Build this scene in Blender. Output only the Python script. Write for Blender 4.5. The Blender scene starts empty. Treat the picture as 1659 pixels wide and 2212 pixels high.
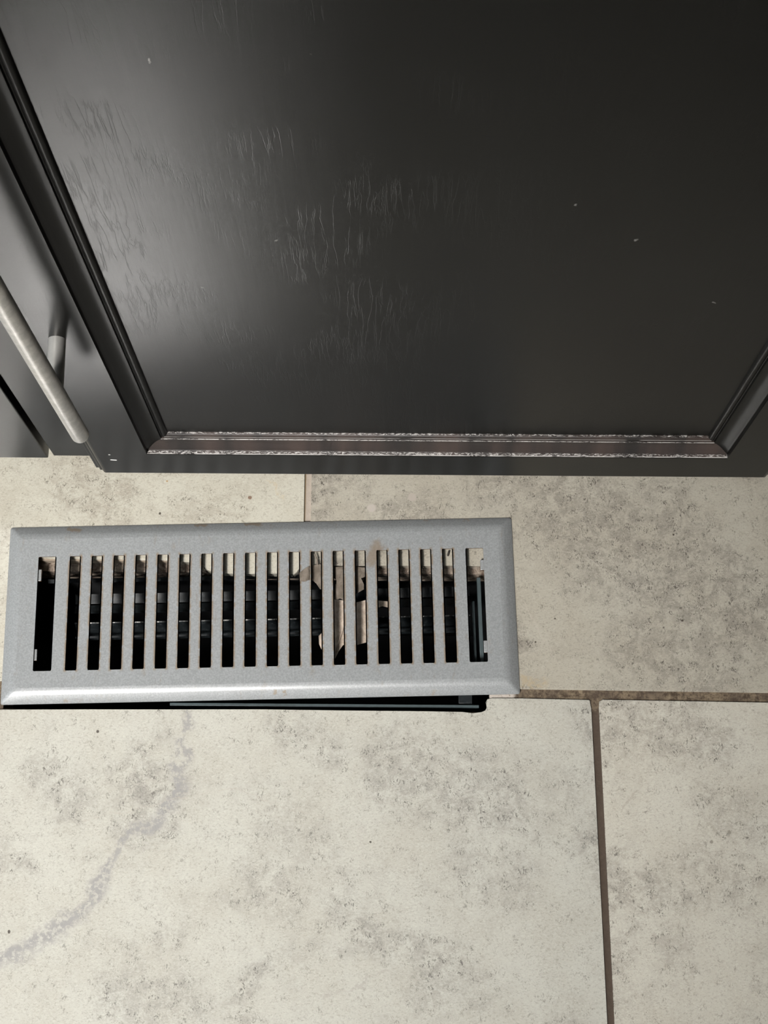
import bpy, bmesh, math, random
from mathutils import Vector, noise as mnoise
random.seed(7)
sc = bpy.context.scene
COL = sc.collection

# ------------------------------------------------------------------ camera
H_CAM = 1.05
cam_d = bpy.data.cameras.new('camera')
cam = bpy.data.objects.new('camera', cam_d)
COL.objects.link(cam)
cam.location = (0.0, 0.0, H_CAM)
cam.rotation_euler = (math.radians(17.1), 0.0, math.radians(0.44))
cam_d.sensor_fit = 'VERTICAL'
cam_d.sensor_height = 36.0
cam_d.sensor_width = 27.0
cam_d.lens = 3100.0 / 2212.0 * 36.0
cam_d.clip_start = 0.02
sc.camera = cam

# ------------------------------------------------------------------ world, window light, exposure
sc.view_settings.view_transform = 'Standard'
sc.view_settings.look = 'None'
sc.view_settings.gamma = 1.0
sc.view_settings.use_curve_mapping = False
sc.view_settings.exposure = -0.40

world = bpy.data.worlds.new('daylight')
sc.world = world
world.use_nodes = True
bg = world.node_tree.nodes['Background']
bg.inputs['Color'].default_value = (0.80, 0.90, 1.0, 1)
bg.inputs['Strength'].default_value = 1.0

def area_light(name, loc, rot, sx, sy, watts, color):
    d = bpy.data.lights.new(name, 'AREA')
    d.shape = 'RECTANGLE'; d.size = sx; d.size_y = sy
    d.energy = watts; d.color = color
    o = bpy.data.objects.new(name, d); COL.objects.link(o)
    o.location = loc; o.rotation_euler = rot
    return o

ROOM = dict(x0=-1.25, x1=2.3, y0=-2.3, y1=0.95, h=2.45)
WIN = dict(y0=-1.05, y1=0.22, z0=0.10, z1=2.05)          # glass door in the left wall
# daylight coming in through the glass door
area_light('window_daylight', (ROOM['x0'] - 0.06, (WIN['y0'] + WIN['y1']) / 2, (WIN['z0'] + WIN['z1']) / 2),
           (0, math.radians(-90), 0), WIN['z1'] - WIN['z0'], WIN['y1'] - WIN['y0'], 30.0, (0.90, 0.96, 1.0))
LAMP = dict(x=-0.78, y=-1.10, z=2.25, aim=(-0.20, 0.24, 0.0), spread=39.0, size_x=0.46, size_y=0.80, watts=11.0, color=(1.0, 0.975, 0.945))   # ceiling light inferred from the door sheen; tilt and spread shaped to dim the right

# ------------------------------------------------------------------ helpers
def link(o, parent=None):
    COL.objects.link(o)
    if parent is not None:
        o.parent = parent
    return o

def soften(me, angle):
    """smooth shading for the rounded strips only; flat faces keep their true normal"""
    for p in me.polygons: p.use_smooth = True
    me.set_sharp_from_angle(angle=math.radians(angle))
    for p in me.polygons:
        if max(abs(c) for c in p.normal) > 0.99999: p.use_smooth = False

def mesh_obj(name, verts, faces, mat, parent=None, smooth=None, uvs=None):
    me = bpy.data.meshes.new(name)
    me.from_pydata([tuple(v) for v in verts], [], faces)
    if uvs is not None:
        lay = me.uv_layers.new(name='UVMap')
        for p in me.polygons:
            for li in p.loop_indices:
                lay.data[li].uv = uvs[me.loops[li].vertex_index]
    me.update()
    if mat: me.materials.append(mat)
    if smooth is not None:
        soften(me, smooth)
    return link(bpy.data.objects.new(name, me), parent)

def bm_obj(name, bm, mat, parent=None, smooth=None):
    me = bpy.data.meshes.new(name)
    bmesh.ops.recalc_face_normals(bm, faces=bm.faces)
    bm.to_mesh(me); bm.free()
    if mat: me.materials.append(mat)
    if smooth is not None:
        soften(me, smooth)
    return link(bpy.data.objects.new(name, me), parent)

def box_bm(bm, x0, x1, y0, y1, z0, z1):
    v = [bm.verts.new(p) for p in ((x0,y0,z0),(x1,y0,z0),(x1,y1,z0),(x0,y1,z0),(x0,y0,z1),(x1,y0,z1),(x1,y1,z1),(x0,y1,z1))]
    for f in ((0,3,2,1),(4,5,6,7),(0,1,5,4),(1,2,6,5),(2,3,7,6),(3,0,4,7)):
        bm.faces.new([v[i] for i in f])
    return v

def box(name, x0, x1, y0, y1, z0, z1, mat, parent=None, bevel=0.0):
    bm = bmesh.new(); box_bm(bm, x0, x1, y0, y1, z0, z1)
    if bevel > 0:
        bmesh.ops.bevel(bm, geom=bm.edges[:], offset=bevel, segments=2, profile=0.5, affect='EDGES')
    return bm_obj(name, bm, mat, parent, 40 if bevel else None)

def prism(name, pts, z0, z1, mat, parent=None, bevel=0.0, seg=2):
    """polygon (x, y) extruded from z0 to z1; the top rim softened"""
    bm = bmesh.new()
    a = [bm.verts.new((x, y, z0)) for x, y in pts]
    b = [bm.verts.new((x, y, z1)) for x, y in pts]
    n = len(pts)
    top = bm.faces.new(b)
    bm.faces.new(list(reversed(a)))
    for i in range(n):
        bm.faces.new((a[i], a[(i + 1) % n], b[(i + 1) % n], b[i]))
    if bevel > 0:
        bmesh.ops.bevel(bm, geom=list(top.edges), offset=bevel, segments=seg, profile=0.5, affect='EDGES')
    big = [f for f in bm.faces if len(f.verts) > 4]
    bmesh.ops.triangulate(bm, faces=big, ngon_method='EAR_CLIP')
    return bm_obj(name, bm, mat, parent, 35)

def tube_bm(bm, path, radius, seg=20, cap=True):
    rings = []
    n = len(path)
    for i, p in enumerate(path):
        p = Vector(p)
        d = (Vector(path[min(i + 1, n - 1)]) - Vector(path[max(i - 1, 0)])).normalized()
        ref = Vector((0, 0, 1)) if abs(d.z) < 0.9 else Vector((1, 0, 0))
        u = d.cross(ref).normalized(); w = d.cross(u).normalized()
        r = radius[i] if isinstance(radius, (list, tuple)) else radius
        rings.append([bm.verts.new(p + u * r * math.cos(2*math.pi*k/seg) + w * r * math.sin(2*math.pi*k/seg)) for k in range(seg)])
    for a, b in zip(rings, rings[1:]):
        for k in range(seg):
            bm.faces.new((a[k], a[(k+1) % seg], b[(k+1) % seg], b[k]))
    if cap:
        bm.faces.new(rings[0]); bm.faces.new(list(reversed(rings[-1])))

def empty(name, loc=(0, 0, 0), rz=0.0):
    o = bpy.data.objects.new(name, None)
    COL.objects.link(o)
    o.location = loc; o.rotation_euler = (0, 0, rz)
    o.empty_display_size = 0.05
    return o

def tag(o, label=None, cat=None, group=None, kind=None):
    if label: o['label'] = label
    if cat: o['category'] = cat
    if group: o['group'] = group
    if kind: o['kind'] = kind
    return o

# ------------------------------------------------------------------ node helpers
class NT:
    def __init__(self, name):
        self.m = bpy.data.materials.new(name)
        self.m.use_nodes = True
        self.t = self.m.node_tree
        self.b = self.t.nodes['Principled BSDF']
    def n(self, kind, **kw):
        nd = self.t.nodes.new(kind)
        for k, v in kw.items(): setattr(nd, k, v)
        return nd
    def put(self, sock, v):
        if hasattr(v, 'is_output'): self.t.links.new(v, sock)
        elif isinstance(v, (tuple, list)) and sock.type == 'RGBA' and len(v) == 3: sock.default_value = (*v, 1)
        else: sock.default_value = v
    def math(self, op, a, b=0.0, c=0.0, clamp=False):
        nd = self.n('ShaderNodeMath', operation=op, use_clamp=clamp)
        self.put(nd.inputs[0], a); self.put(nd.inputs[1], b)
        if len(nd.inputs) > 2: self.put(nd.inputs[2], c)
        return nd.outputs[0]
    def vmath(self, op, a, b=(0, 0, 0), scale=None):
        nd = self.n('ShaderNodeVectorMath', operation=op)
        self.put(nd.inputs[0], a); self.put(nd.inputs[1], b)
        if scale is not None: self.put(nd.inputs['Scale'], scale)
        return nd.outputs['Value'] if op in ('DOT_PRODUCT', 'LENGTH', 'DISTANCE') else nd.outputs['Vector']
    def noise(self, vec, scale, detail=4, rough=0.55, dist=0.0):
        nd = self.n('ShaderNodeTexNoise')
        self.put(nd.inputs['Vector'], vec); nd.inputs['Scale'].default_value = scale
        nd.inputs['Detail'].default_value = detail; nd.inputs['Roughness'].default_value = rough
        nd.inputs['Distortion'].default_value = dist
        return nd.outputs
    def rng(self, v, a, b, c=0.0, d=1.0, smooth=True):
        nd = self.n('ShaderNodeMapRange', interpolation_type='SMOOTHSTEP' if smooth else 'LINEAR')
        self.put(nd.inputs['Value'], v)
        for i, x in zip(('From Min', 'From Max', 'To Min', 'To Max'), (a, b, c, d)): nd.inputs[i].default_value = x
        return nd.outputs['Result']
    def mix(self, f, a, b, mode='MIX'):
        nd = self.n('ShaderNodeMix', data_type='RGBA', blend_type=mode)
        self.put(nd.inputs[0], f); self.put(nd.inputs[6], a); self.put(nd.inputs[7], b)
        return nd.outputs[2]
    def pos(self): return self.n('ShaderNodeNewGeometry').outputs['Position']
    def normal(self): return self.n('ShaderNodeNewGeometry').outputs['True Normal']
    def obj(self): return self.n('ShaderNodeTexCoord').outputs['Object']
    def sep(self, v):
        nd = self.n('ShaderNodeSeparateXYZ'); self.put(nd.inputs[0], v); return nd.outputs
    def mapping(self, v, scale=(1, 1, 1), loc=(0, 0, 0), rot=(0, 0, 0)):
        nd = self.n('ShaderNodeMapping'); self.put(nd.inputs['Vector'], v)
        nd.inputs['Scale'].default_value = scale; nd.inputs['Location'].default_value = loc; nd.inputs['Rotation'].default_value = rot
        return nd.outputs[0]
    def segdist(self, p, a, b):
        a = Vector(a); b = Vector(b); ab = b - a
        pa = self.vmath('SUBTRACT', p, tuple(a))
        t = self.math('MULTIPLY', self.vmath('DOT_PRODUCT', pa, tuple(ab)), 1.0 / max(ab.length_squared, 1e-9), clamp=True)
        q = self.vmath('SCALE', tuple(ab), scale=t)
        return self.vmath('DISTANCE', pa, q)
    def polydist(self, p, pts):
        d = None
        for a, b in zip(pts, pts[1:]):
            s = self.segdist(p, (*a, 0) if len(a) == 2 else a, (*b, 0) if len(b) == 2 else b)
            d = s if d is None else self.math('MINIMUM', d, s)
        return d
    def bump(self, h, strength, dist=0.001):
        nd = self.n('ShaderNodeBump'); self.put(nd.inputs['Height'], h)
        nd.inputs['Strength'].default_value = strength; nd.inputs['Distance'].default_value = dist
        self.t.links.new(nd.outputs[0], self.b.inputs['Normal'])
    def out(self, color=None, rough=None, metal=None, spec=None):
        if color is not None: self.put(self.b.inputs['Base Color'], color)
        if rough is not None: self.put(self.b.inputs['Roughness'], rough)
        if metal is not None: self.put(self.b.inputs['Metallic'], metal)
        if spec is not None: self.put(self.b.inputs['Specular IOR Level'], spec)
        return self.m

def plain(name, color, rough=0.5, metal=0.0, spec=0.5, var=0.12, scale=40):
    k = NT(name)
    f = k.noise(k.pos(), scale, 5)[0]
    c = k.mix(f, tuple(x * (1 - var) for x in color), tuple(x * (1 + var) for x in color))
    return k.out(c, rough, metal, spec)

# ------------------------------------------------------------------ materials
def tile_material(name, cream, grey, bias, veins=(), blobs=(), clears=(), dots=(), seed=0.0):
    k = NT(name)
    p0 = k.pos()
    p = k.vmath('MULTIPLY', p0, (1, 1, 0))
    ps = k.vmath('ADD', p, (seed, seed * 0.7, 0))
    # wander of the coordinates so that hand placed shapes get ragged rims
    wob = k.noise(ps, 60, 5, 0.65)[1]
    wv = k.vmath('SCALE', k.vmath('SUBTRACT', wob, (0.5, 0.5, 0.5)), scale=0.030)
    wv = k.vmath('MULTIPLY', wv, (1, 1, 0))
    pw = k.vmath('ADD', p, wv)
    big = k.noise(ps, 10, 4, 0.6, 0.4)[0]
    patch = k.rng(big, bias, bias + 0.16)
    for (pts, r, amt) in blobs:
        m = k.rng(k.polydist(pw, pts), r * 0.35, r, amt, 0.0)
        patch = k.math('MAXIMUM', patch, m)
    for (pts, r, amt) in clears:
        m = k.rng(k.polydist(pw, pts), r * 0.5, r, 1.0 - amt, 1.0)
        patch = k.math('MULTIPLY', patch, m)
    mott = k.noise(ps, 85, 8, 0.72, 0.6)[0]
    m1 = k.math('MULTIPLY', k.rng(mott, 0.40, 0.62), patch)
    warm = k.noise(ps, 22, 4, 0.6)[0]
    base = k.mix(k.rng(warm, 0.35, 0.68), cream, tuple(a * b for a, b in zip(cream, (0.93, 0.915, 0.90))))
    col = k.mix(k.math('MULTIPLY', m1, 0.92), base, grey)
    # faint cloudy tint over everything
    mid = k.noise(ps, 38, 6, 0.7)[0]
    col = k.mix(k.rng(mid, 0.48, 0.72, 0.0, 0.26), col, tuple(g * 1.05 for g in grey))
    # short pen-stroke flecks, denser in the patches
    fl = k.noise(k.mapping(ps, (1, 0.55, 1), rot=(0, 0, 0.6)), 620, 2, 0.6, 1.6)[0]
    dens = k.noise(ps, 130, 3, 0.6)[0]
    flm = k.math('MULTIPLY', k.rng(fl, 0.53, 0.61), k.math('ADD', k.math('MULTIPLY', patch, k.rng(dens, 0.36, 0.62)), k.rng(dens, 0.50, 0.66, 0, 0.7)))
    dark = tuple(g * 0.52 for g in grey)
    col = k.mix(k.math('MULTIPLY', flm, 0.78), col, dark)
    fl2 = k.noise(k.mapping(ps, (0.6, 1, 1), rot=(0, 0, -0.5)), 900, 2, 0.6, 1.0)[0]
    col = k.mix(k.math('MULTIPLY', k.rng(fl2, 0.56, 0.66), 0.42), col, tuple(min(1, c * 1.18) for c in cream))
    col = k.mix(k.math('MULTIPLY', k.rng(fl2, 0.45, 0.36), 0.26), col, dark)
    # veins and cracks
    for (pts, r, amt, c) in veins:
        pv = pw if r > 0.0012 else k.vmath('ADD', p, k.vmath('SCALE', wv, scale=0.35))
        d = k.polydist(pv, pts)
        brk = k.noise(ps, 240, 4, 0.7)[0]
        m = k.math('MULTIPLY', k.rng(d, r * 0.3, r, 1.0, 0.0), k.rng(brk, 0.42, 0.54, 0.15, 1.0))
        col = k.mix(k.math('MULTIPLY', m, amt), col, c)
    for (q, r, c) in dots:
        d = k.vmath('DISTANCE', k.vmath('ADD', p, k.vmath('SCALE', wv, scale=0.12)), (*q, 0))
        col = k.mix(k.rng(d, r * 0.6, r, 0.9, 0.0), col, c)
    fine = k.noise(ps, 420, 4, 0.65)[0]
    h = k.math('ADD', k.math('MULTIPLY', mott, 0.5), k.math('MULTIPLY', fine, 0.35))
    k.bump(h, 0.05, 0.0004)
    k.b.inputs['Coat Weight'].default_value = 1.0
    k.b.inputs['Coat Roughness'].default_value = 0.11
    return k.out(col, k.rng(mott, 0.3, 0.7, 0.11, 0.15), 0.0, 1.0)

CREAM = (0.384, 0.372, 0.326)
GREY = (0.243, 0.227, 0.200)
LIL = (0.235, 0.224, 0.216)
DK = (0.05, 0.04, 0.032)
vein_main = [(-0.1440, 0.166), (-0.1506, 0.1400), (-0.1416, 0.1330), (-0.1506, 0.1230), (-0.1446, 0.1125), (-0.1534, 0.1033), (-0.1666, 0.0875), (-0.1797, 0.0842), (-0.188, 0.0679),
             (-0.1992, 0.0518), (-0.2061, 0.0327), (-0.2215, 0.020), (-0.2356, 0.0121), (-0.2493, 0.0011), (-0.275, -0.009)]
M_tileLL = tile_material('tile_front', CREAM, GREY, 0.50,
    veins=[(vein_main, 0.0044, 0.80, LIL), (vein_main[3:8], 0.0080, 0.60, LIL), (vein_main[9:], 0.0100, 0.66, LIL),
           ([(-0.2165, 0.0888), (-0.1574, 0.1033), (-0.1071, 0.1136), (-0.0773, 0.1006), (-0.0388, 0.0924)], 0.0006, 0.55, (0.33, 0.30, 0.26)),
           ([(-0.0446, -0.0281), (-0.0221, -0.0248), (-0.0094, -0.0156), (0.006, -0.0114)], 0.0016, 0.6, (0.30, 0.28, 0.25)),
           ([(-0.1724, 0.0729), (-0.1689, 0.0697), (-0.1736, 0.0648)], 0.0018, 0.5, (0.36, 0.34, 0.31)),
           ([(-0.0154, 0.0854), (-0.0158, 0.0628)], 0.0018, 0.35, (0.36, 0.33, 0.29))],
    blobs=[([(0.010, 0.128), (0.060, 0.112), (0.110, 0.105)], 0.045, 0.75), ([(-0.095, 0.045), (-0.070, 0.040)], 0.028, 0.6),
           ([(-0.075, 0.161), (-0.04, 0.14)], 0.020, 0.6), ([(-0.245, 0.125), (-0.225, 0.10)], 0.024, 0.7), ([(0.06, 0.06), (0.09, 0.05)], 0.03, 0.6),
           ([(-0.18, -0.03), (-0.14, -0.035)], 0.03, 0.7), ([(0.03, -0.02), (0.05, 0.0)], 0.028, 0.6), ([(-0.09, 0.10), (-0.05, 0.075)], 0.03, 0.4)],
    clears=[([(-0.18, 0.03), (-0.13, 0.06), (-0.12, 0.10)], 0.035, 0.9), ([(0.02, 0.03), (0.06, 0.02)], 0.02, 0.7), ([(0.11, 0.145), (0.13, 0.05)], 0.018, 0.6)],
    dots=[((-0.2108, 0.1532), 0.0014, DK), ((-0.2633, 0.0128), 0.0013, DK), ((-0.01, 0.076), 0.001, DK)], seed=0.31)
M_tileLR = tile_material('tile_front_right', tuple(c * f for c, f in zip(CREAM, (1.10, 1.075, 1.05))), tuple(g * f for g, f in zip(GREY, (1.08, 1.06, 1.03))), 0.47,  # tones lifted to paint in light that the lamp beam lacks here
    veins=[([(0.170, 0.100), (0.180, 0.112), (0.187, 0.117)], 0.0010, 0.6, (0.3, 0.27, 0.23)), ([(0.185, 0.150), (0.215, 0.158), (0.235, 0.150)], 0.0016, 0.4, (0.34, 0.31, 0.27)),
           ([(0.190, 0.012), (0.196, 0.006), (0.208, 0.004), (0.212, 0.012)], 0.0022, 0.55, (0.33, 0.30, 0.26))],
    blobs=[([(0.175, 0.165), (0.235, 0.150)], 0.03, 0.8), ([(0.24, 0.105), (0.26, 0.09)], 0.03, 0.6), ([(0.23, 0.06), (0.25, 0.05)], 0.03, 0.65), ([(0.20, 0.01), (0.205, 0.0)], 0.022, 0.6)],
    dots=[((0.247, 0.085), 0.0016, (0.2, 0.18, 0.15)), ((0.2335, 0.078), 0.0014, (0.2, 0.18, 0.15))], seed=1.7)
M_tileUR = tile_material('tile_back_right', tuple(c * f for c, f in zip(CREAM, (0.87, 0.835, 0.79))), tuple(g * f for g, f in zip(GREY, (0.86, 0.83, 0.79))), 0.40,  # tones darkened to paint in the shade lying over this tile
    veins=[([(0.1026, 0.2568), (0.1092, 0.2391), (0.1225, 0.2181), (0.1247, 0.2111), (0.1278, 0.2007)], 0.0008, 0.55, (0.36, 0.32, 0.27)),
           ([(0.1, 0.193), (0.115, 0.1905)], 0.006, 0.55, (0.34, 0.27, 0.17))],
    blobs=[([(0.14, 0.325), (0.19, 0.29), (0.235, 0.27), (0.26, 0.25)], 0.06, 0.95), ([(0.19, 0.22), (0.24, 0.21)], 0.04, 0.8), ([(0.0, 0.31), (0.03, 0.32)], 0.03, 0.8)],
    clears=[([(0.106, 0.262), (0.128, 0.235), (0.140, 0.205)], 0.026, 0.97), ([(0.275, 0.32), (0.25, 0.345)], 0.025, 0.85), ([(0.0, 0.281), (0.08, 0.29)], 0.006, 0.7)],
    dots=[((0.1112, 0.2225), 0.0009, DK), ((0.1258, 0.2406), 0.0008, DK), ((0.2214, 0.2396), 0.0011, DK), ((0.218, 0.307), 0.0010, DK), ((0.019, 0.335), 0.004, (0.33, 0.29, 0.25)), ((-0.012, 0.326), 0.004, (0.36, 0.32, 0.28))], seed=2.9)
M_tileUL = tile_material('tile_back_left', tuple(c * f for c, f in zip(CREAM, (1.05, 1.03, 0.985))), tuple(c * f for c, f in zip(GREY, (1.12, 1.08, 1.0))), 0.50,
    veins=[([(-0.2139, 0.3329), (-0.2018, 0.3386), (-0.199, 0.345)], 0.0011, 0.5, (0.38, 0.34, 0.28)), ([(-0.095, 0.345), (-0.078, 0.336)], 0.0016, 0.35, (0.42, 0.33, 0.21)), ([(-0.100, 0.356), (-0.085, 0.352)], 0.0016, 0.3, (0.42, 0.33, 0.21))],
    blobs=[([(-0.24, 0.345), (-0.21, 0.33)], 0.035, 0.8), ([(-0.15, 0.325), (-0.12, 0.322)], 0.025, 0.6)],
    clears=[([(-0.09, 0.33), (-0.075, 0.32)], 0.022, 0.9)],
    dots=[((-0.1055, 0.3338), 0.0019, (0.16, 0.10, 0.07)), ((-0.1740, 0.321), 0.0012, DK), ((-0.17, 0.347), 0.0010, (0.3, 0.2, 0.1))], seed=4.3)
M_tile = tile_material('tile_plain', CREAM, GREY, 0.48, seed=6.1)

def grout_material():
    k = NT('grout')
    p = k.pos(); x, y, z = k.sep(p)
    f = k.noise(p, 300, 6, 0.7)[0]
    g = k.noise(p, 45, 3)[0]
    brown = k.mix(f, (0.038, 0.027, 0.020), (0.080, 0.060, 0.045))
    light = k.mix(k.rng(f, 0.35, 0.65), (0.050, 0.035, 0.023), (0.175, 0.135, 0.090))
    row = k.math('MULTIPLY', k.rng(y, 0.165, 0.180), k.rng(g, 0.38, 0.60, 0.35, 1.0))
    c = k.mix(row, brown, light)
    pale = k.mix(f, (0.23, 0.195, 0.160), (0.35, 0.30, 0.25))
    c = k.mix(k.rng(y, 0.24, 0.27), c, pale)
    c = k.mix(k.math('MULTIPLY', k.rng(y, 0.27, 0.30), k.rng(x, -0.0622, -0.0632)), c, (0.16, 0.115, 0.065))
    chip = k.math('MULTIPLY', k.math('MULTIPLY', k.rng(x, 0.070, 0.073), k.rng(x, 0.097, 0.093)), k.math('MULTIPLY', k.rng(y, 0.2, 0.195), k.rng(y, 0.165, 0.170)))
    c = k.mix(k.math('MULTIPLY', chip, k.rng(f, 0.3, 0.45)), c, (0.36, 0.32, 0.28))
    k.bump(f, 0.8, 0.0008)
    return k.out(c, 0.9, 0, 0.2)
M_grout = grout_material()

def mortar_material():
    k = NT('mortar_bed')
    p = k.pos()
    f = k.noise(p, 140, 6, 0.7, 0.8)[0]
    c = k.mix(k.rng(f, 0.35, 0.65), (0.075, 0.050, 0.038), (0.30, 0.25, 0.20))
    k.bump(f, 1.0, 0.002)
    return k.out(c, 0.95, 0, 0.2)
M_mortar = mortar_material()

def black_paint(name, grain=1.0, chips=True, rough=0.30, base=(0.0042, 0.0042, 0.0037)):
    k = NT(name)
    p = k.pos()
    streak = k.noise(k.mapping(p, (1, 1, 0.06)), 260, 5, 0.65, 0.3)[0]
    wave = k.noise(k.mapping(p, (1, 1, 0.10)), 190, 5, 0.6, 0.35)[0]
    zone = k.rng(k.noise(p, 14, 3, 0.6)[0], 0.45, 0.62)
    crack = k.math('MULTIPLY', k.rng(k.math('ABSOLUTE', k.math('SUBTRACT', wave, 0.5)), 0.0, 0.030, 1.0, 0.0), zone)
    peel = k.noise(p, 700, 2, 0.5)[0]
    h = k.math('ADD', k.math('MULTIPLY', streak, 0.50 * grain), k.math('ADD', k.math('MULTIPLY', crack, -0.34 * grain), k.math('MULTIPLY', peel, 0.10)))
    k.bump(h, 0.17, 0.0005)
    col = base
    if chips:
        vor = k.n('ShaderNodeTexVoronoi'); k.put(vor.inputs['Vector'], k.vmath('ADD', k.mapping(p, (1, 1, 0.6)), k.vmath('SCALE', k.noise(p, 300, 2)[1], scale=0.004)))
        vor.inputs['Scale'].default_value = 46
        rnd = k.sep(vor.outputs['Color'])[0]
        spot = k.math('MULTIPLY', k.rng(vor.outputs['Distance'], 0.015, 0.050, 1.0, 0.0), k.math('GREATER_THAN', rnd, 0.45))
        col = k.mix(k.math('MULTIPLY', spot, 0.40), base, (0.30, 0.29, 0.27))
    smu = k.noise(k.mapping(p, (1, 1, 0.4)), 18, 4, 0.6)[0]
    col = k.mix(k.rng(smu, 0.40, 0.80, 0, 0.25), col, tuple(b * 1.5 for b in base))
    return k.out(col, k.rng(smu, 0.3, 0.7, rough - 0.01, rough + 0.02), 0, 0.12)
M_panel = black_paint('black_door_paint', 1.0)
M_paint = black_paint('black_frame_paint', 0.35, chips=False)
M_mould = black_paint('black_moulding_paint', 0.35, chips=False, rough=0.44)
def stile_material():
    """frame paint with the two white chips near the lower left corner"""
    m = black_paint('black_stile_paint', 0.35, chips=False)
    k = NT.__new__(NT); k.m = m; k.t = m.node_tree; k.b = k.t.nodes['Principled BSDF']
    src = k.b.inputs['Base Color'].links[0].from_socket
    p = k.vmath('MULTIPLY', k.pos(), (1, 0, 1))
    d = k.polydist(p, [(-0.1860, 0, 0.1366), (-0.1832, 0, 0.1362)])
    c = k.mix(k.rng(d, 0.0006, 0.0010, 1.0, 0.0), src, (0.75, 0.73, 0.70))
    d2 = k.vmath('DISTANCE', p, (-0.1855, 0, 0.1470))
    c = k.mix(k.rng(d2, 0.0005, 0.0009, 0.8, 0.0), c, (0.6, 0.58, 0.55))
    k.put(k.b.inputs['Base Color'], c)
    return m
M_stile = stile_material()

def worn_moulding():
    k = NT('worn_black_moulding')
    uv = k.n('ShaderNodeUVMap').outputs['UV']
    u, v, _ = k.sep(uv)
    scr = k.noise(k.mapping(uv, (1, 3, 1)), 420, 6, 0.75, 0.6)[0]
    lo = k.noise(k.mapping(uv, (1, 0.2, 1)), 40, 3)[0]
    def band(c, w): return k.rng(k.math('ABSOLUTE', k.math('SUBTRACT', v, c)), w * 0.5, w, 1.0, 0.0)
    wear = k.math('MULTIPLY', band(0.0012, 0.0016), k.rng(scr, 0.50, 0.56))
    wear = k.math('MAXIMUM', wear, k.math('MULTIPLY', band(0.0003, 0.0004), k.rng(lo, 0.42, 0.52)))
    wear = k.math('MAXIMUM', wear, k.math('MULTIPLY', band(0.0142, 0.0006), k.rng(k.math('ADD', scr, k.math('MULTIPLY', lo, 0.5)), 0.66, 0.78)))
    wear = k.math('MAXIMUM', wear, k.math('MULTIPLY', band(0.0178, 0.0008), k.rng(lo, 0.36, 0.46)))
    wear = k.math('MAXIMUM', wear, k.math('MULTIPLY', band(0.0225, 0.0020), k.rng(scr, 0.50, 0.58)))
    wear = k.math('MAXIMUM', wear, k.math('MULTIPLY', k.rng(scr, 0.66, 0.72), 0.5))
    base = k.mix(k.rng(lo, 0.35, 0.65), (0.019, 0.017, 0.016), (0.042, 0.031, 0.027))
    c = k.mix(k.math('MULTIPLY', wear, 0.85), base, (0.42, 0.40, 0.38))
    k.bump(scr, 0.35, 0.0005)
    return k.out(c, 0.42, 0, 0.25)
M_worn = worn_moulding()

def steel_material(name, c0, c1, rough=0.3):
    k = NT(name)
    p = k.pos()
    br = k.noise(k.mapping(p, (1, 1, 0.08)), 900, 3, 0.6)[0]
    blot = k.noise(p, 160, 4, 0.7)[0]
    c = k.mix(k.rng(blot, 0.35, 0.7), c0, c1)
    return k.out(c, k.math('ADD', k.math('MULTIPLY', br, 0.14), rough), 0.9, 0.5)
M_bar = steel_material('brushed_nickel', (0.42, 0.41, 0.39), (0.54, 0.525, 0.50), 0.38)
M_post = plain('polished_nickel', (0.36, 0.35, 0.33), 0.36, 0.55, 0.6, 0.22, 150)

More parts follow.
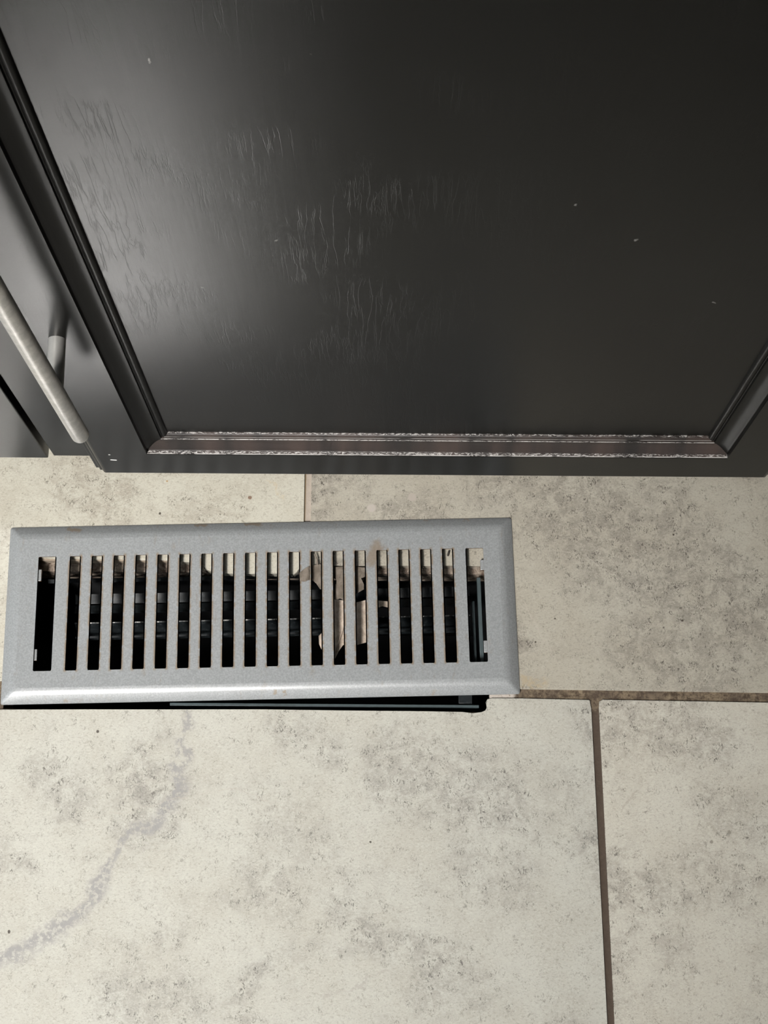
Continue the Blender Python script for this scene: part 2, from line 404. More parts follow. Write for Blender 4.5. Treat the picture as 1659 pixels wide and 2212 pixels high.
def register_material():
    k = NT('grey_enamel_steel')
    o = k.obj(); x, y, z = k.sep(o)
    fine = k.noise(o, 900, 3, 0.6)[0]
    mid = k.noise(o, 120, 5, 0.7)[0]
    bigc = k.noise(o, 25, 3)[0]
    base = k.mix(k.rng(fine, 0.35, 0.65), (0.178, 0.184, 0.185), (0.225, 0.232, 0.232))
    base = k.mix(k.rng(fine, 0.70, 0.76, 0, 0.35), base, (0.42, 0.43, 0.42))
    # rust creeping along the slot edges
    ph = k.math('MODULO', k.math('ADD', x, 0.1437 + 0.0165 * 4), 0.0165)
    d = k.math('MINIMUM', k.math('MINIMUM', ph, k.math('ABSOLUTE', k.math('SUBTRACT', ph, 0.0085))), k.math('SUBTRACT', 0.0165, ph))
    iny = k.math('MULTIPLY', k.rng(y, -0.0465, -0.0440), k.rng(y, 0.0455, 0.0425))
    rn = k.noise(o, 210, 5, 0.7)[0]
    rust = k.math('MULTIPLY', k.math('MULTIPLY', k.rng(d, 0.0003, 0.0017, 1.0, 0.0), iny), k.rng(rn, 0.36, 0.54))
    inx = k.math('MULTIPLY', k.rng(x, -0.1465, -0.1455), k.rng(x, 0.1480, 0.1470))
    rust = k.math('MULTIPLY', rust, inx)
    spot = k.rng(k.segdist(k.vmath('ADD', k.vmath('MULTIPLY', o, (1, 1, 0)), k.vmath('SCALE', k.vmath('SUBTRACT', k.noise(o, 150, 4)[1], (.5, .5, .5)), scale=0.012)), (0.0885, 0.0465, 0), (0.0835, 0.0340, 0)), 0.001, 0.0070, 0.80, 0.0)
    rust = k.math('MAXIMUM', rust, spot)
    streaks = k.math('MULTIPLY', k.rng(k.noise(k.mapping(o, (1, 0.3, 1)), 160, 4, 0.7)[0], 0.58, 0.72), 0.34)
    rust = k.math('MAXIMUM', rust, streaks)
    c = k.mix(k.math('MULTIPLY', rust, 0.75), base, (0.150, 0.098, 0.050))
    # raw rusty metal on the cut faces of the slots, chips on the rim
    nz = k.sep(k.normal())[2]
    cut = k.math('MULTIPLY', k.rng(k.math('ABSOLUTE', nz), 0.10, 0.02, 0.0, 1.0, False), 1.0)
    cut = k.math('LESS_THAN', k.math('ABSOLUTE', nz), 0.25)
    c = k.mix(cut, c, k.mix(rn, (0.030, 0.013, 0.006), (0.12, 0.06, 0.025)))
    chipn = k.noise(o, 75, 5, 0.7)[0]
    rim = k.rng(k.math('MAXIMUM', k.math('SUBTRACT', y, 0.0625), k.math('MULTIPLY', k.math('ADD', y, 0.0625), -1.0)), 0.0, 0.0045)
    chip = k.math('MULTIPLY', rim, k.rng(chipn, 0.60, 0.66))
    c = k.mix(k.math('MULTIPLY', chip, 0.75), c, (0.19, 0.15, 0.11))
    oxy = k.vmath('ADD', k.vmath('MULTIPLY', o, (1, 1, 0)), k.vmath('SCALE', k.vmath('SUBTRACT', k.noise(o, 260, 4)[1], (.5, .5, .5)), scale=0.006))
    for a_, b_, r_ in (((-0.146, 0.0650), (-0.137, 0.0635), 0.0016), ((-0.050, 0.0668), (-0.042, 0.0660), 0.0014), ((-0.012, 0.0668), (-0.001, 0.0664), 0.0013), ((0.0105, -0.0645), (0.0110, -0.0625), 0.0012), ((0.0178, -0.0645), (0.0180, -0.0628), 0.0010)):
        dd = k.segdist(oxy, (*a_, 0), (*b_, 0))
        c = k.mix(k.rng(dd, r_ * 0.6, r_ * 1.3, 0.85, 0.0), c, (0.17, 0.135, 0.10))
    tick = k.rng(k.noise(o, 330, 2, 0.4)[0], 0.80, 0.83)
    c = k.mix(tick, c, (0.06, 0.05, 0.045))
    k.bump(k.math('ADD', k.math('MULTIPLY', fine, 0.35), k.math('MULTIPLY', mid, 0.4)), 0.12, 0.0006)
    return k.out(c, k.rng(mid, 0.3, 0.7, 0.31, 0.38), 0.10, 0.50)
M_reg = register_material()

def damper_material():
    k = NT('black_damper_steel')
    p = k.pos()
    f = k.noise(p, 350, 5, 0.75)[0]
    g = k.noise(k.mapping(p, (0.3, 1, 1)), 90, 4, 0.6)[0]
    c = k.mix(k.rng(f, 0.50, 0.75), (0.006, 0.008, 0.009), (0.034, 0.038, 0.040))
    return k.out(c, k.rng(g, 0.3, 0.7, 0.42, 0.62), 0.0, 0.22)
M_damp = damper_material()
def edge_material():
    k = NT('worn_steel_edge')
    f = k.noise(k.mapping(k.pos(), (1, 0.2, 0.2)), 420, 5, 0.75)[0]
    return k.out(k.mix(k.rng(f, 0.48, 0.60), (0.014, 0.017, 0.018), (0.30, 0.29, 0.27)), 0.5, 0.2, 0.4)
M_edge = edge_material()
M_rail = plain('teal_black_rail', (0.050, 0.068, 0.072), 0.45, 0.2, var=0.3, scale=200)
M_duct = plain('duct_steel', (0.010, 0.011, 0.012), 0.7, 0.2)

def leaf_material(name, c0, c1):
    k = NT(name)
    p = k.pos()
    f = k.noise(p, 170, 6, 0.7, 0.6)[0]
    v = k.noise(k.mapping(p, (1, 0.35, 1), rot=(0, 0, 0.9)), 260, 4, 0.6, 0.8)[0]
    c = k.mix(k.rng(f, 0.35, 0.68), c0, c1)
    c = k.mix(k.rng(v, 0.56, 0.70, 0, 0.45), c, tuple(a * 0.55 for a in c0))
    sp = k.rng(k.noise(p, 330, 2)[0], 0.72, 0.76)
    c = k.mix(sp, c, tuple(a * 0.3 for a in c0))
    k.bump(v, 0.6, 0.0008)
    return k.out(c, 0.75, 0, 0.25)
M_leafA = leaf_material('dry_leaf_pale', (0.095, 0.078, 0.060), (0.165, 0.138, 0.112))
M_leafB = leaf_material('dry_leaf_tan', (0.30, 0.245, 0.195), (0.47, 0.39, 0.32))
M_twig = plain('dark_twig', (0.02, 0.016, 0.012), 0.8)
M_wall = plain('wall_paint', (0.36, 0.34, 0.31), 0.8, var=0.03)
M_ceil = plain('ceiling_paint', (0.50, 0.49, 0.47), 0.9, var=0.02)
M_trim = plain('white_trim_paint', (0.75, 0.74, 0.71), 0.45, var=0.03)
M_counter = plain('stone_worktop', (0.18, 0.17, 0.16), 0.3, var=0.4, scale=150)
def glass_material():
    k = NT('window_glass')
    k.b.inputs['Transmission Weight'].default_value = 1.0
    k.b.inputs['IOR'].default_value = 1.0
    return k.out((1, 1, 1), 0.0, 0, 0.5)
M_glass = glass_material()

# ------------------------------------------------------------------ room shell
R_ = ROOM
def struct(o): return tag(o, kind='structure')
T = 0.10
struct(box('wall_back', R_['x0'] - T, R_['x1'] + T, R_['y1'], R_['y1'] + T, -0.03, R_['h'], M_wall))
struct(box('wall_front', R_['x0'] - T, R_['x1'] + T, R_['y0'] - T, R_['y0'], -0.03, R_['h'], M_wall))
struct(box('wall_right', R_['x1'], R_['x1'] + T, R_['y0'], R_['y1'], -0.03, R_['h'], M_wall))
bm = bmesh.new()                                        # left wall with the opening of the glass door
xa, xb = R_['x0'] - T, R_['x0']
box_bm(bm, xa, xb, R_['y0'], WIN['y0'], -0.03, R_['h'])
box_bm(bm, xa, xb, WIN['y1'], R_['y1'], -0.03, R_['h'])
box_bm(bm, xa, xb, WIN['y0'], WIN['y1'], WIN['z1'], R_['h'])
box_bm(bm, xa, xb, WIN['y0'], WIN['y1'], -0.03, WIN['z0'])
struct(bm_obj('wall_left', bm, M_wall))
struct(box('ceiling', R_['x0'] - T, R_['x1'] + T, R_['y0'] - T, R_['y1'] + T, R_['h'], R_['h'] + 0.1, M_ceil))
win = empty('window_1', (R_['x0'], (WIN['y0'] + WIN['y1']) / 2, WIN['z0'])); struct(win)
ym = 0.0; hw = (WIN['y1'] - WIN['y0']) / 2; hh = WIN['z1'] - WIN['z0']
for (a, b, c, d) in ((-hw, -hw + 0.05, 0, hh), (hw - 0.05, hw, 0, hh), (-0.03, 0.03, 0.05, hh - 0.05), (-hw + 0.05, hw - 0.05, 0, 0.05), (-hw + 0.05, hw - 0.05, hh - 0.05, hh)):
    box('window_frame', -0.045, -0.005, a, b, c, d, M_trim, win)
for (a, b) in ((-hw + 0.05, -0.03), (0.03, hw - 0.05)):
    box('window_pane', -0.028, -0.022, a, b, 0.05, hh - 0.05, M_glass, win)

# ------------------------------------------------------------------ floor: mortar bed, grout, tiles
HX0, HX1, HY0, HY1 = -0.2815, 0.0732, 0.1700, 0.2800     # hole cut for the register
def slab_with_hole(name, z0, z1, mat, parent, hx0=HX0, hx1=HX1, hy0=HY0, hy1=HY1):
    bm = bmesh.new()
    X0, X1, Y0, Y1 = R_['x0'], R_['x1'], R_['y0'], R_['y1']
    for q in ((X0, hx0, Y0, Y1), (hx1, X1, Y0, Y1), (hx0, hx1, Y0, hy0), (hx0, hx1, hy1, Y1)):
        box_bm(bm, q[0], q[1], q[2], q[3], z0, z1)
    return bm_obj(name, bm, mat, parent)
floor = slab_with_hole('floor', -0.030, -0.0085, M_mortar, None, HX0, 0.0790, HY0, 0.2765)
struct(floor)
grout = slab_with_hole('grout', -0.0084, -0.0016, M_grout, floor, HX0, 0.0765, HY0, HY1 + 0.003)

TP = 0.4555
up_b = lambda x: 0.1880 - 0.0079 * x
lo_t = lambda x: 0.1811 - 0.0088 * x
UT, LB = 0.640, -0.2690
rag = [(-0.2815, 0.2842), (-0.262, 0.2846), (-0.250, 0.2838), (-0.238, 0.2842), (-0.222, 0.2836), (-0.205, 0.2841), (-0.190, 0.2833), (-0.172, 0.2836), (-0.158, 0.2826),
       (-0.1470, 0.2818), (-0.1395, 0.2800), (-0.1365, 0.2765), (-0.1325, 0.2752), (-0.1270, 0.2733), (-0.1200, 0.2737), (-0.1130, 0.2729), (-0.1060, 0.2738), (-0.0985, 0.2731),
       (-0.0900, 0.2740), (-0.0850, 0.2733), (-0.0790, 0.2741), (-0.0735, 0.2738), (-0.0705, 0.2728), (-0.0680, 0.2748), (-0.0655, 0.2790), (-0.0633, 0.2822)]
def tile(name, pts, mat, z=0.0):
    return prism(name, pts, -0.008, z, mat, floor, bevel=0.0007)
tile('tile', [(-0.064 - 0.450, UT), (-0.064 - 0.450, up_b(-0.5)), (HX0, up_b(HX0))] + rag + [(-0.0640, 0.353), (-0.066, UT)], M_tileUL)
tile('tile', [(-0.0586, 0.353), (-0.0583, 0.300), (-0.0578, 0.2800), (-0.050, 0.2802), (-0.030, 0.2800), (0.0, 0.2806), (0.030, 0.2805), (0.058, 0.2810), (0.0795, 0.2808), (0.0800, up_b(0.08)),
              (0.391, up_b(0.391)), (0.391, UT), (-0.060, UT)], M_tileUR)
tile('tile', [(-0.299, LB), (0.1580, LB), (0.1544, -0.0453), (0.1509, 0.1733), (0.1505, 0.1790), (0.1495, lo_t(0.15)), (0.100, lo_t(0.100)), (0.078, lo_t(0.078)), (0.0748, 0.1797), (0.0738, 0.1780), (0.0745, 0.1765), (0.0748, 0.1728),
              (0.0735, 0.1705), (0.0705, 0.1692), (0.064, 0.1690), (0.056, 0.1699), (0.03, 0.1702), (-0.03, 0.1703), (-0.09, 0.1707), (-0.16, 0.1701), (-0.22, 0.1697), (-0.299, 0.1693)], M_tileLL)
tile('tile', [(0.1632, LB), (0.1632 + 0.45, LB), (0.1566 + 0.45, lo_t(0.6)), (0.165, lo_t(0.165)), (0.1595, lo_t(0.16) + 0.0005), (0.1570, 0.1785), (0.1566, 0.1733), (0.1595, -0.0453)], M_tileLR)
def plain_tile(x0, x1, y0, y1):
    x0 = max(x0, R_['x0'] + 0.002); x1 = min(x1, R_['x1'] - 0.002); y0 = max(y0, R_['y0'] + 0.002); y1 = min(y1, R_['y1'] - 0.002)
    if x1 - x0 > 0.02 and y1 - y0 > 0.02:
        tile('tile', [(x0, y0), (x1, y0), (x1, y1), (x0, y1)], M_tile)
for r in range(-5, 2):
    yb = 0.1880 + r * 0.4565
    yt = yb + 0.4500
    if r == 0: yt = UT
    if r == -1: yb, yt = LB, 0.1800
    off = -0.0605 if r % 2 == 0 else 0.1560
    for c in range(-6, 7):
        xl = off + c * TP + 0.0028; xr = off + (c + 1) * TP - 0.0028
        if r == 0 and c in (-1, 0): continue
        if r == -1 and c in (-1, 0): continue
        plain_tile(xl, xr, yb, yt)

# duct boot below the hole
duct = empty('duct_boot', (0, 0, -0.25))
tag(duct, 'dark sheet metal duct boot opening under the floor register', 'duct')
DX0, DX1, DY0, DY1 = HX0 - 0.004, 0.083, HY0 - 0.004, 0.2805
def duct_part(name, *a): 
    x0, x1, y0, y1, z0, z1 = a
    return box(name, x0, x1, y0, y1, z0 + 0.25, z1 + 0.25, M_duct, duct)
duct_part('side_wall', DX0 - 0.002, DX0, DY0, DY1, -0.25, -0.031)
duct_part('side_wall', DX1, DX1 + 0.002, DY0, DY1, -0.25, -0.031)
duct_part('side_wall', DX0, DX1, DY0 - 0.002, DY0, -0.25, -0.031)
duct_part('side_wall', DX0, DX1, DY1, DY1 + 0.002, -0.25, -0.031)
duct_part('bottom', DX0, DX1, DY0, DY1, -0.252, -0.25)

# ------------------------------------------------------------------ black cabinet
YD = 0.3163                     # front face of the door
DL, DR, DB, DT = -0.1936, 0.2590, 0.1100, 0.800          # flat front of the door frame
ML, MR, MB_, MT = -0.1604, 0.2260, 0.1482, 0.762         # outer rim of the moulding
cab = empty('black_cabinet', (0.03, 0.40, 0.0))
tag(cab, 'black painted base cabinet with framed panel door and bar pull above the vent', 'cabinet')
def at_cab(o):
    """keep world coordinates when a part is parented to the cabinet's base"""
    o.parent = cab; o.location = -cab.location; return o
# door slab = the flat recessed panel
REC = 0.0105
MW = 0.0165
door = at_cab(box('door', ML + MW - 0.006, MR - MW + 0.006, YD + REC, YD + 0.0165, MB_ + MW - 0.006, MT - MW + 0.006, M_panel))
def strip(name, rects, depths, side, mat, uvv=None, smooth=30):
    """one mitred member: rects[i] = (x0, x1, z0, z1) of profile point i, depths[i] its depth behind the front"""
    vs, fs, uv = [], [], []
    for i, ((x0, x1, z0, z1), d) in enumerate(zip(rects, depths)):
        y = YD + d
        a, b = {'left': ((x0, y, z0), (x0, y, z1)), 'right': ((x1, y, z1), (x1, y, z0)),
                'bottom': ((x1, y, z0), (x0, y, z0)), 'top': ((x0, y, z1), (x1, y, z1))}[side]
        vs += [a, b]
        t = uvv[i] if uvv else i * 0.01
        uv += [((a[0] if side in ('bottom', 'top') else a[2]), t), ((b[0] if side in ('bottom', 'top') else b[2]), t)]
    n = len(rects)
    for i in range(n - 1):
        fs.append((2 * i, 2 * i + 1, 2 * i + 3, 2 * i + 2))
    # close the back so that the member is a solid bar
    fs.append((2 * (n - 1), 2 * (n - 1) + 1, 1, 0))
    fs.append(tuple(2 * i for i in range(n))); fs.append(tuple(2 * i + 1 for i in reversed(range(n))))
    o = mesh_obj(name, vs, fs, mat, None, smooth, uv)
    bm = bmesh.new(); bm.from_mesh(o.data); bmesh.ops.recalc_face_normals(bm, faces=bm.faces); bm.to_mesh(o.data); bm.free()
    soften(o.data, smooth)
    o.parent = door
    return o
def grow(s): return (DL - s, DR + s, DB - s, DT + s)
edge_prof = [(0.0102, 0.0165), (0.0102, 0.0072), (0.0100, 0.0070), (0.0078, 0.0070), (0.0076, 0.0060), (0.0064, 0.0042), (0.0060, 0.0039), (0.0045, 0.0037), (0.0040, 0.0028), (0.0030, 0.0014), (0.0016, 0.0004), (0.0, 0.0)]
rects = [grow(s) for s, d in edge_prof] + [(ML, MR, MB_, MT), (ML, MR, MB_, MT)]
deps = [d for s, d in edge_prof] + [0.0, 0.0165]
strip('stile', rects, deps, 'left', M_stile); strip('stile', rects, deps, 'right', M_paint)
strip('rail', rects, deps, 'bottom', M_paint); strip('rail', rects, deps, 'top', M_paint)
prof = [(0.0, 0.0004), (0.0001, 0.0030), (0.0006, 0.0034), (0.0016, 0.0039), (0.0030, 0.0048), (0.0046, 0.0058), (0.0064, 0.0066), (0.0082, 0.0070), (0.0098, 0.0071), (0.0106, 0.0070),
        (0.0109, 0.0084), (0.0114, 0.0086), (0.0120, 0.0080), (0.0128, 0.0077), (0.0137, 0.0078), (0.0146, 0.0083), (0.0153, 0.0092), (0.0156, 0.0105)]
acc = 0.0; uvv = []
for i, q in enumerate(prof):
    if i: acc += math.hypot(q[0] - prof[i-1][0], q[1] - prof[i-1][1])
    uvv.append(acc)
mrects = [(ML + s, MR - s, MB_ + s, MT - s) for s, d in prof] + [(ML, MR, MB_, MT)]
mdeps = [d for s, d in prof] + [0.0105]
mu = uvv + [uvv[-1] + 0.02]
for side in ('left', 'right', 'top'):
    strip('moulding', mrects, mdeps, side, M_mould, mu, 50)
tag(strip('moulding', mrects, mdeps, 'bottom', M_worn, mu, 50), 'lower moulding strip with scuffed pale edges')

# pull handle: long round bar on posts
HXX, HY = -0.1785, YD - 0.0300
bm = bmesh.new()
zt, zb, rb = 0.585, 0.2650, 0.0052
pth = [(HXX, HY, zb), (HXX, HY, zb + 0.0004), (HXX, HY, zb + 0.0012), (HXX, HY, zb + 0.0024), (HXX, HY, zt - 0.0024), (HXX, HY, zt - 0.0012), (HXX, HY, zt - 0.0004), (HXX, HY, zt)]
tube_bm(bm, pth, [rb * 0.62, rb * 0.78, rb * 0.93, rb, rb, rb * 0.93, rb * 0.78, rb * 0.62], 32)
handle = at_cab(bm_obj('pull_handle', bm, M_bar, None, 40)); tag(handle, 'brushed nickel bar pull')
for z in (0.3352, 0.515):
    bm = bmesh.new()
    tube_bm(bm, [(HXX - 0.0008, YD + 0.0003, z), (HXX, HY + 0.001, z)], 0.0047, 24)
    o = bm_obj('post', bm, M_post, handle, 40)
# carcass
FX0 = -0.2366
FY = YD + 0.0190
def cpart(name, x0, x1, y0, y1, z0, z1, mat=None, bevel=0.0):
    return at_cab(box(name, x0, x1, y0, y1, z0, z1, mat or M_paint, None, bevel))
cpart('face_frame_stile', FX0, -0.175, FY, FY + 0.019, 0.0898, 0.860, bevel=0.0006)
cpart('face_frame_stile', 0.245, 0.306, FY, FY + 0.019, 0.0898, 0.860, bevel=0.0006)
cpart('face_frame_rail', -0.175, 0.245, FY, FY + 0.019, 0.0898, 0.135)
cpart('face_frame_rail', -0.175, 0.245, FY, FY + 0.019, 0.780, 0.860)
cpart('side_panel', FX0, FX0 + 0.016, FY + 0.019, 0.94, 0.0898, 0.860)
cpart('side_panel', 0.290, 0.306, FY + 0.019, 0.94, 0.0898, 0.860)
cpart('bottom_panel', FX0 + 0.016, 0.290, FY + 0.019, 0.94, 0.0898, 0.106)
cpart('toe_kick', FX0, 0.306, FY + 0.082, FY + 0.098, 0.0, 0.0898)

# cabinet on the left, flat dark front set a hair's breadth away
nb = empty('black_cabinet', (-0.70, 0.40, 0.0))
tag(nb, 'flat black cabinet front cut off by left edge, past the thin gap', 'cabinet')
NX = -0.2405
def npart(name, *a, **kw):
    o = box(name, *a, M_paint, None, kw.get('bevel', 0.0)); o.parent = nb; o.location = -nb.location; return o
npart('front_panel', -1.10, NX, 0.3340, 0.3520, 0.0885, 0.860, bevel=0.0008)
npart('side_panel', NX - 0.018, NX - 0.0008, 0.3521, 0.94, 0.0885, 0.860)
npart('bottom_panel', -1.10, NX - 0.018, 0.3521, 0.94, 0.0885, 0.1045)
npart('toe_kick', -1.10, NX - 0.001, FY + 0.082, FY + 0.098, 0.0, 0.0884)
# worktop across both
wt = box('worktop', -1.12, 1.0, 0.290, 0.945, 0.8605, 0.895, M_counter, None, 0.003)
tag(wt, 'speckled dark stone worktop resting on the black base cabinets', 'worktop')
# next cabinet of the row on the right
nr = empty('black_cabinet', (0.65, 0.40, 0.0))
tag(nr, 'black base cabinet standing right of the framed panel door', 'cabinet')
def rpart(name, *a):
    o = box(name, *a, M_paint, None, 0.0008); o.parent = nr; o.location = -nr.location; return o
rpart('front_panel', 0.309, 0.998, FY, FY + 0.018, 0.0898, 0.860)
rpart('side_panel', 0.309, 0.325, FY + 0.0185, 0.94, 0.0898, 0.860)
rpart('toe_kick', 0.309, 0.998, FY + 0.082, FY + 0.098, 0.0, 0.0895)

# ------------------------------------------------------------------ floor register
REGC = (-0.0941, 0.2457); REGA = math.radians(1.65)
reg = empty('floor_register', (REGC[0], REGC[1], 0.0), REGA)
tag(reg, 'grey enamelled steel floor vent grille with tall slots, set askew over its hole', 'floor vent')
RW, RH = 0.3822, 0.1358
SX0, SX1, SY0, SY1 = -0.1673, 0.1680, -0.0444, 0.0428     # field of slots
ZT = 0.0062; TH = 0.0013
def rect_loop(x0, x1, y0, y1, r, nx=24, ny=10, nc=4):
    """closed loop with the same point count whatever its size"""
    pts = []
    def seg(ax, ay, bx, by, n):
        for i in range(n): pts.append((ax + (bx - ax) * i / n, ay + (by - ay) * i / n))
    def arc(cx, cy, a0):
        for i in range(nc):
            a = a0 + (math.pi / 2) * i / nc
            pts.append((cx + r * math.cos(a), cy + r * math.sin(a)))
    seg(x0 + r, y0, x1 - r, y0, nx); arc(x1 - r, y0 + r, -math.pi / 2)
    seg(x1, y0 + r, x1, y1 - r, ny); arc(x1 - r, y1 - r, 0)
    seg(x1 - r, y1, x0 + r, y1, nx); arc(x0 + r, y1 - r, math.pi / 2)
    seg(x0, y1 - r, x0, y0 + r, ny); arc(x0 + r, y0 + r, math.pi)
    return pts
bm = bmesh.new()
rim = [(0.0, 0.0004, 0.0016), (0.0002, 0.0010, 0.0018), (0.0014, 0.0020, 0.0020), (0.0035, 0.0033, 0.0022), (0.0058, 0.0047, 0.0024), (0.0070, 0.0053, 0.0025), (0.0082, 0.0057, 0.0026), (0.0096, 0.0060, 0.0026), (0.0112, ZT, 0.0026)]
loops = []
for ins, z, r in rim:
    loops.append([bm.verts.new((x, y, z)) for x, y in rect_loop(-RW/2 + ins, RW/2 - ins, -RH/2 + ins, RH/2 - ins, r)])
loops.append([bm.verts.new((x, y, ZT)) for x, y in rect_loop(SX0, SX1, SY0, SY1, 0.0010)])
# underside of the sheet
loops.append([bm.verts.new((x, y, ZT - TH)) for x, y in rect_loop(SX0, SX1, SY0, SY1, 0.0010)])
loops.append([bm.verts.new((x, y, ZT - TH)) for x, y in rect_loop(-RW/2 + 0.0120, RW/2 - 0.0120, -RH/2 + 0.0120, RH/2 - 0.0120, 0.0024)])
loops.append([bm.verts.new((x, y, 0.0003)) for x, y in rect_loop(-RW/2 + 0.0012, RW/2 - 0.0012, -RH/2 + 0.0012, RH/2 - 0.0012, 0.0018)])
nl = len(loops); n = len(loops[0])
for i in range(nl):
    a, b = loops[i], loops[(i + 1) % nl]
    for k_ in range(n):
        bm.faces.new((a[k_], a[(k_+1) % n], b[(k_+1) % n], b[k_]))
bm_obj('faceplate', bm, M_reg, reg, 30)
# bars between the slots, each flaring where it meets the plate
edges = [(-0.1537, -0.1437)] + [(-0.1437 + 0.0165 * i + 0.0085, -0.1437 + 0.0165 * (i + 1)) for i in range(17)] + [(-0.1437 + 0.0165 * 17 + 0.0085, 0.1545)]
def bar_pts(x0, x1):
    f = 0.0009
    R = [(x1 + f, SY0 - 0.0002), (x1 + f * 0.35, SY0 + f * 0.25), (x1, SY0 + f)]
    p = [(x0, SY0 + f), (x0 - f * 0.35, SY0 + f * 0.25), (x0 - f, SY0 - 0.0002)] + R
    p += [(x1, SY1 - f), (x1 + f * 0.35, SY1 - f * 0.25), (x1 + f, SY1 + 0.0002), (x0 - f, SY1 + 0.0002), (x0 - f * 0.35, SY1 - f * 0.25), (x0, SY1 - f)]
    return p
for a, b in edges:
    prism('bar', bar_pts(a, b), ZT - TH, ZT + 0.00002, M_reg, reg)
# folded tabs of the damper frame gripping the outer slots
for (x0, x1, y0, y1) in ((-0.1690, -0.1648, 0.0245, 0.0335), (-0.1690, -0.1652, -0.0360, -0.0275), (0.1655, 0.1695, 0.0260, 0.0340), (0.1655, 0.1695, -0.0370, -0.0280)):
    box('tab', x0, x1, y0, y1, ZT - 0.0042, ZT - 0.0016, M_reg, reg, 0.0004)
# damper below the plate: rails, blades, linkage
def rot_in(o):
    return o
def blade(name, x0, x1, ya, za, yb, zb_, t, mat, bow=0.0):
    d = Vector((0, yb - ya, zb_ - za)).normalized(); nrm = Vector((0, -d.z, d.y)) * t
    vs = []; N = 10
    for i in range(N + 1):
        x = x0 + (x1 - x0) * i / N
        w = 0.0004 * math.sin(i * 2.1)
        for (y, z) in ((ya, za + w), (yb, zb_ + w), (yb + nrm.y, zb_ + nrm.z + w), (ya + nrm.y, za + nrm.z + w)):
            vs.append((x, y, z))
    fs = []
    for i in range(N):
        for j in range(4):
            a = 4 * i + j; b = 4 * i + (j + 1) % 4
            fs.append((a, b, b + 4, a + 4))
    fs += [(3, 2, 1, 0), tuple(4 * N + j for j in range(4))]
    o = mesh_obj(name, vs, fs, mat, reg)
    b2 = bmesh.new(); b2.from_mesh(o.data); bmesh.ops.recalc_face_normals(b2, faces=b2.faces); b2.to_mesh(o.data); b2.free()
    return o
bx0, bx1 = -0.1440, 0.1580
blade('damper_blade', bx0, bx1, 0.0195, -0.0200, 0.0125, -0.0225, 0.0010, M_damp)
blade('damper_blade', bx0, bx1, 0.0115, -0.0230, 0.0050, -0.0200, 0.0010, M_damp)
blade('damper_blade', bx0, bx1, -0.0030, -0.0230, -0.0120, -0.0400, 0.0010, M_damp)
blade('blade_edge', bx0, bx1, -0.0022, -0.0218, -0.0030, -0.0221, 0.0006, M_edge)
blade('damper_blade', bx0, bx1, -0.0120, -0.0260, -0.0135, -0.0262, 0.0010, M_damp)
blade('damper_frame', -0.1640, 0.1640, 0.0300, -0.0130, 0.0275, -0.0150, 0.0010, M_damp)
# end lever seen in the right hand wide slot
box('lever', 0.1590, 0.1608, -0.0440, 0.0050, -0.0130, -0.0080, M_rail, reg, 0.0003)
box('lever', 0.1632, 0.1660, -0.0440, 0.0230, -0.0110, -0.0060, M_rail, reg, 0.0003)
# long lower frame rail showing where the plate has slid off the hole
o = box('frame_rail', -0.160, 0.0690, 0.1742, 0.1764, -0.0110, -0.0075, M_rail, None, 0.0004)
import mathutils
o.parent = reg
inv = (mathutils.Matrix.Translation((REGC[0], REGC[1], 0)) @ mathutils.Matrix.Rotation(REGA, 4, 'Z')).inverted()
o.matrix_basis = inv
o = box('frame_end', 0.0540, 0.0640, 0.1775, 0.190, -0.0120, -0.0080, M_damp, None, 0.0004); o.parent = reg; o.matrix_basis = inv

# ------------------------------------------------------------------ dry leaves caught in the slots
def leaf(name, pts, zfun, mat, label, thick=0.0004):
    bm = bmesh.new()
    vs = [bm.verts.new((x, y, 0)) for x, y in pts]
    f = bm.faces.new(vs)
    bmesh.ops.triangulate(bm, faces=[f], ngon_method='EAR_CLIP')
    for _ in range(3):
        long_e = [e for e in bm.edges if e.calc_length() > 0.0035]
        if long_e:
            bmesh.ops.subdivide_edges(bm, edges=long_e, cuts=1)
            bmesh.ops.triangulate(bm, faces=bm.faces[:])
    for v in bm.verts:
        v.co.z = zfun(v.co.x, v.co.y) + 0.0006 * mnoise.noise(Vector((v.co.x * 160, v.co.y * 160, 0)))
    bm.normal_update()
    r = bmesh.ops.extrude_face_region(bm, geom=bm.faces[:])
    for v in [g for g in r['geom'] if isinstance(g, bmesh.types.BMVert)]:
        v.co.z -= thick
    o = bm_obj(name, bm, mat, None, 60)
    tag(o, label, 'leaf', 'dry leaves caught in the vent')
    return o
LA = [(-0.0655, 0.2725), (-0.0631, 0.2747), (-0.0586, 0.2776), (-0.0541, 0.2802), (-0.0515, 0.2812), (-0.0485, 0.2799), (-0.0398, 0.2785), (-0.0328, 0.2793), (-0.0237, 0.2793), (-0.016, 0.2787), (-0.0135, 0.2736), (-0.0173, 0.2711),
      (-0.0194, 0.2703), (-0.0172, 0.2657), (-0.0172, 0.2617), (-0.0234, 0.2578), (-0.0279, 0.2549), (-0.0323, 0.253), (-0.0348, 0.2544), (-0.0386, 0.2533), (-0.0410, 0.2560), (-0.0405, 0.2640), (-0.0380, 0.2655), (-0.0378, 0.2685),
      (-0.0402, 0.2702), (-0.0420, 0.2640), (-0.0435, 0.2590), (-0.0481, 0.2608), (-0.0502, 0.2615), (-0.0531, 0.2658), (-0.056, 0.2683), (-0.0611, 0.2657), (-0.065, 0.266)]
def zA(x, y):
    t = min(1.0, max(0.0, (-0.0545 - x) / 0.0045))
    t = t * t * (3 - 2 * t)
    low = 0.0022 - 0.05 * max(0.0, x + 0.04) - 0.03 * max(0.0, 0.262 - y)
    return low * (1 - t) + (ZT + 0.0016) * t
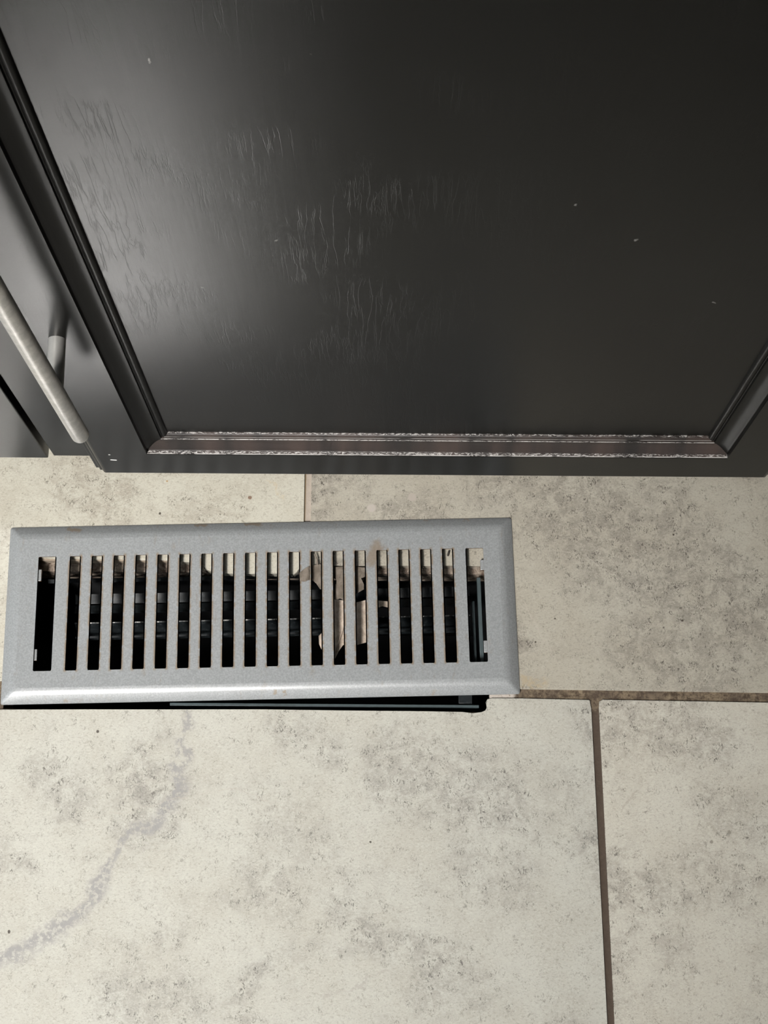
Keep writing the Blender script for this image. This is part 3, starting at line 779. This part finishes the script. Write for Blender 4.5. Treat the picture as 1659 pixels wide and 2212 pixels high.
lfA = leaf('dry_leaf', LA, zA, M_leafA, 'pinkish brown dry leaf with one lobe poking over a vent bar')
bm = bmesh.new()
tube_bm(bm, [(-0.0522, 0.2800, 0.0028), (-0.0530, 0.2840, 0.0040), (-0.0542, 0.2868, 0.0046), (-0.0548, 0.2880, 0.0046)], [0.0008, 0.0007, 0.0006, 0.0005], 8)
bm_obj('stem', bm, M_leafA, lfA, 40)
LBp = [(-0.04, 0.2562), (-0.0319, 0.2548), (-0.0234, 0.2535), (-0.0152, 0.2557), (-0.0071, 0.2554), (0.0011, 0.2551), (0.0036, 0.2508), (0.0011, 0.2504), (-0.0032, 0.2511), (-0.0081, 0.2492), (-0.0102, 0.2427), (-0.0066, 0.2344), (-0.0065, 0.2316),
       (-0.01, 0.2265), (-0.0149, 0.2226), (-0.0222, 0.2204), (-0.0278, 0.2217), (-0.0324, 0.2203), (-0.0355, 0.2153), (-0.0388, 0.2082), (-0.0414, 0.212), (-0.0449, 0.2138), (-0.0477, 0.2155), (-0.0503, 0.2209), (-0.0508, 0.2273), (-0.0487, 0.2295),
       (-0.0445, 0.2309), (-0.0426, 0.2406), (-0.0421, 0.2504)]
def zB(x, y):
    return -0.0065 + 0.10 * (0.232 - y) * (1 if y < 0.232 else 0.25) - 3.0 * (x + 0.028) ** 2 * (1 if x > -0.028 else 0.3)
lfB = leaf('dry_leaf', LBp, zB, M_leafB, 'larger tan dry leaf lying deeper under the vent slots')
bm = bmesh.new()
tube_bm(bm, [(-0.0395, 0.212, -0.0034), (-0.0345, 0.226, -0.0052), (-0.0310, 0.240, -0.0062), (-0.0300, 0.2525, -0.0066)], [0.0004, 0.0006, 0.0007, 0.0006], 8)
bm_obj('midrib', bm, M_leafB, lfB, 40)
# dark twig on the tile rim in the second slot from the right
bm = bmesh.new()
tube_bm(bm, [(0.0473, 0.2925, 0.0008), (0.0466, 0.2900, 0.0009), (0.0462, 0.2882, 0.0008)], [0.0007, 0.0008, 0.0006], 8)
tag(bm_obj('twig', bm, M_twig, None, 40), 'tiny dark twig lying on the tile rim in the second slot from the right end', 'twig')

# ------------------------------------------------------------------ unseen ceiling light, its tilted narrow beam shaped to pool light at left
lamp = empty('ceiling_light', (LAMP['x'], LAMP['y'], LAMP['z']))
lamp.rotation_euler = (Vector((LAMP['x'], LAMP['y'], LAMP['z'])) - Vector(LAMP['aim'])).to_track_quat('Z', 'Y').to_euler()
tag(lamp, 'unseen white ceiling light panel on a stem, tilted and narrowed to favour the left floor', 'ceiling light')
LX = LAMP['size_x'] / 2 + 0.02; LY = LAMP['size_y'] / 2 + 0.02
for (a, b, c, d) in ((-LX, LX, -LY, -LY + 0.018), (-LX, LX, LY - 0.018, LY), (-LX, -LX + 0.018, -LY + 0.018, LY - 0.018), (LX - 0.018, LX, -LY + 0.018, LY - 0.018)):
    box('lamp_frame', a, b, c, d, -0.01, 0.035, M_trim, lamp, 0.002)
box('lamp_housing', -LX + 0.018, LX - 0.018, -LY + 0.018, LY - 0.018, 0.015, 0.033, M_trim, lamp)
bm = bmesh.new()
M_l = lamp.rotation_euler.to_matrix()
top = M_l.inverted() @ Vector((0, 0, R_['h'] - LAMP['z']))
tube_bm(bm, [(0, 0, 0.03), tuple(top)], 0.012, 12)
bm_obj('stem', bm, M_trim, lamp, 40)
al = area_light('lamp_diffuser', (0, 0, 0), (0, 0, 0), LAMP['size_x'], LAMP['size_y'], LAMP['watts'], LAMP['color'])
al.data.spread = math.radians(LAMP['spread'])
al.parent = lamp
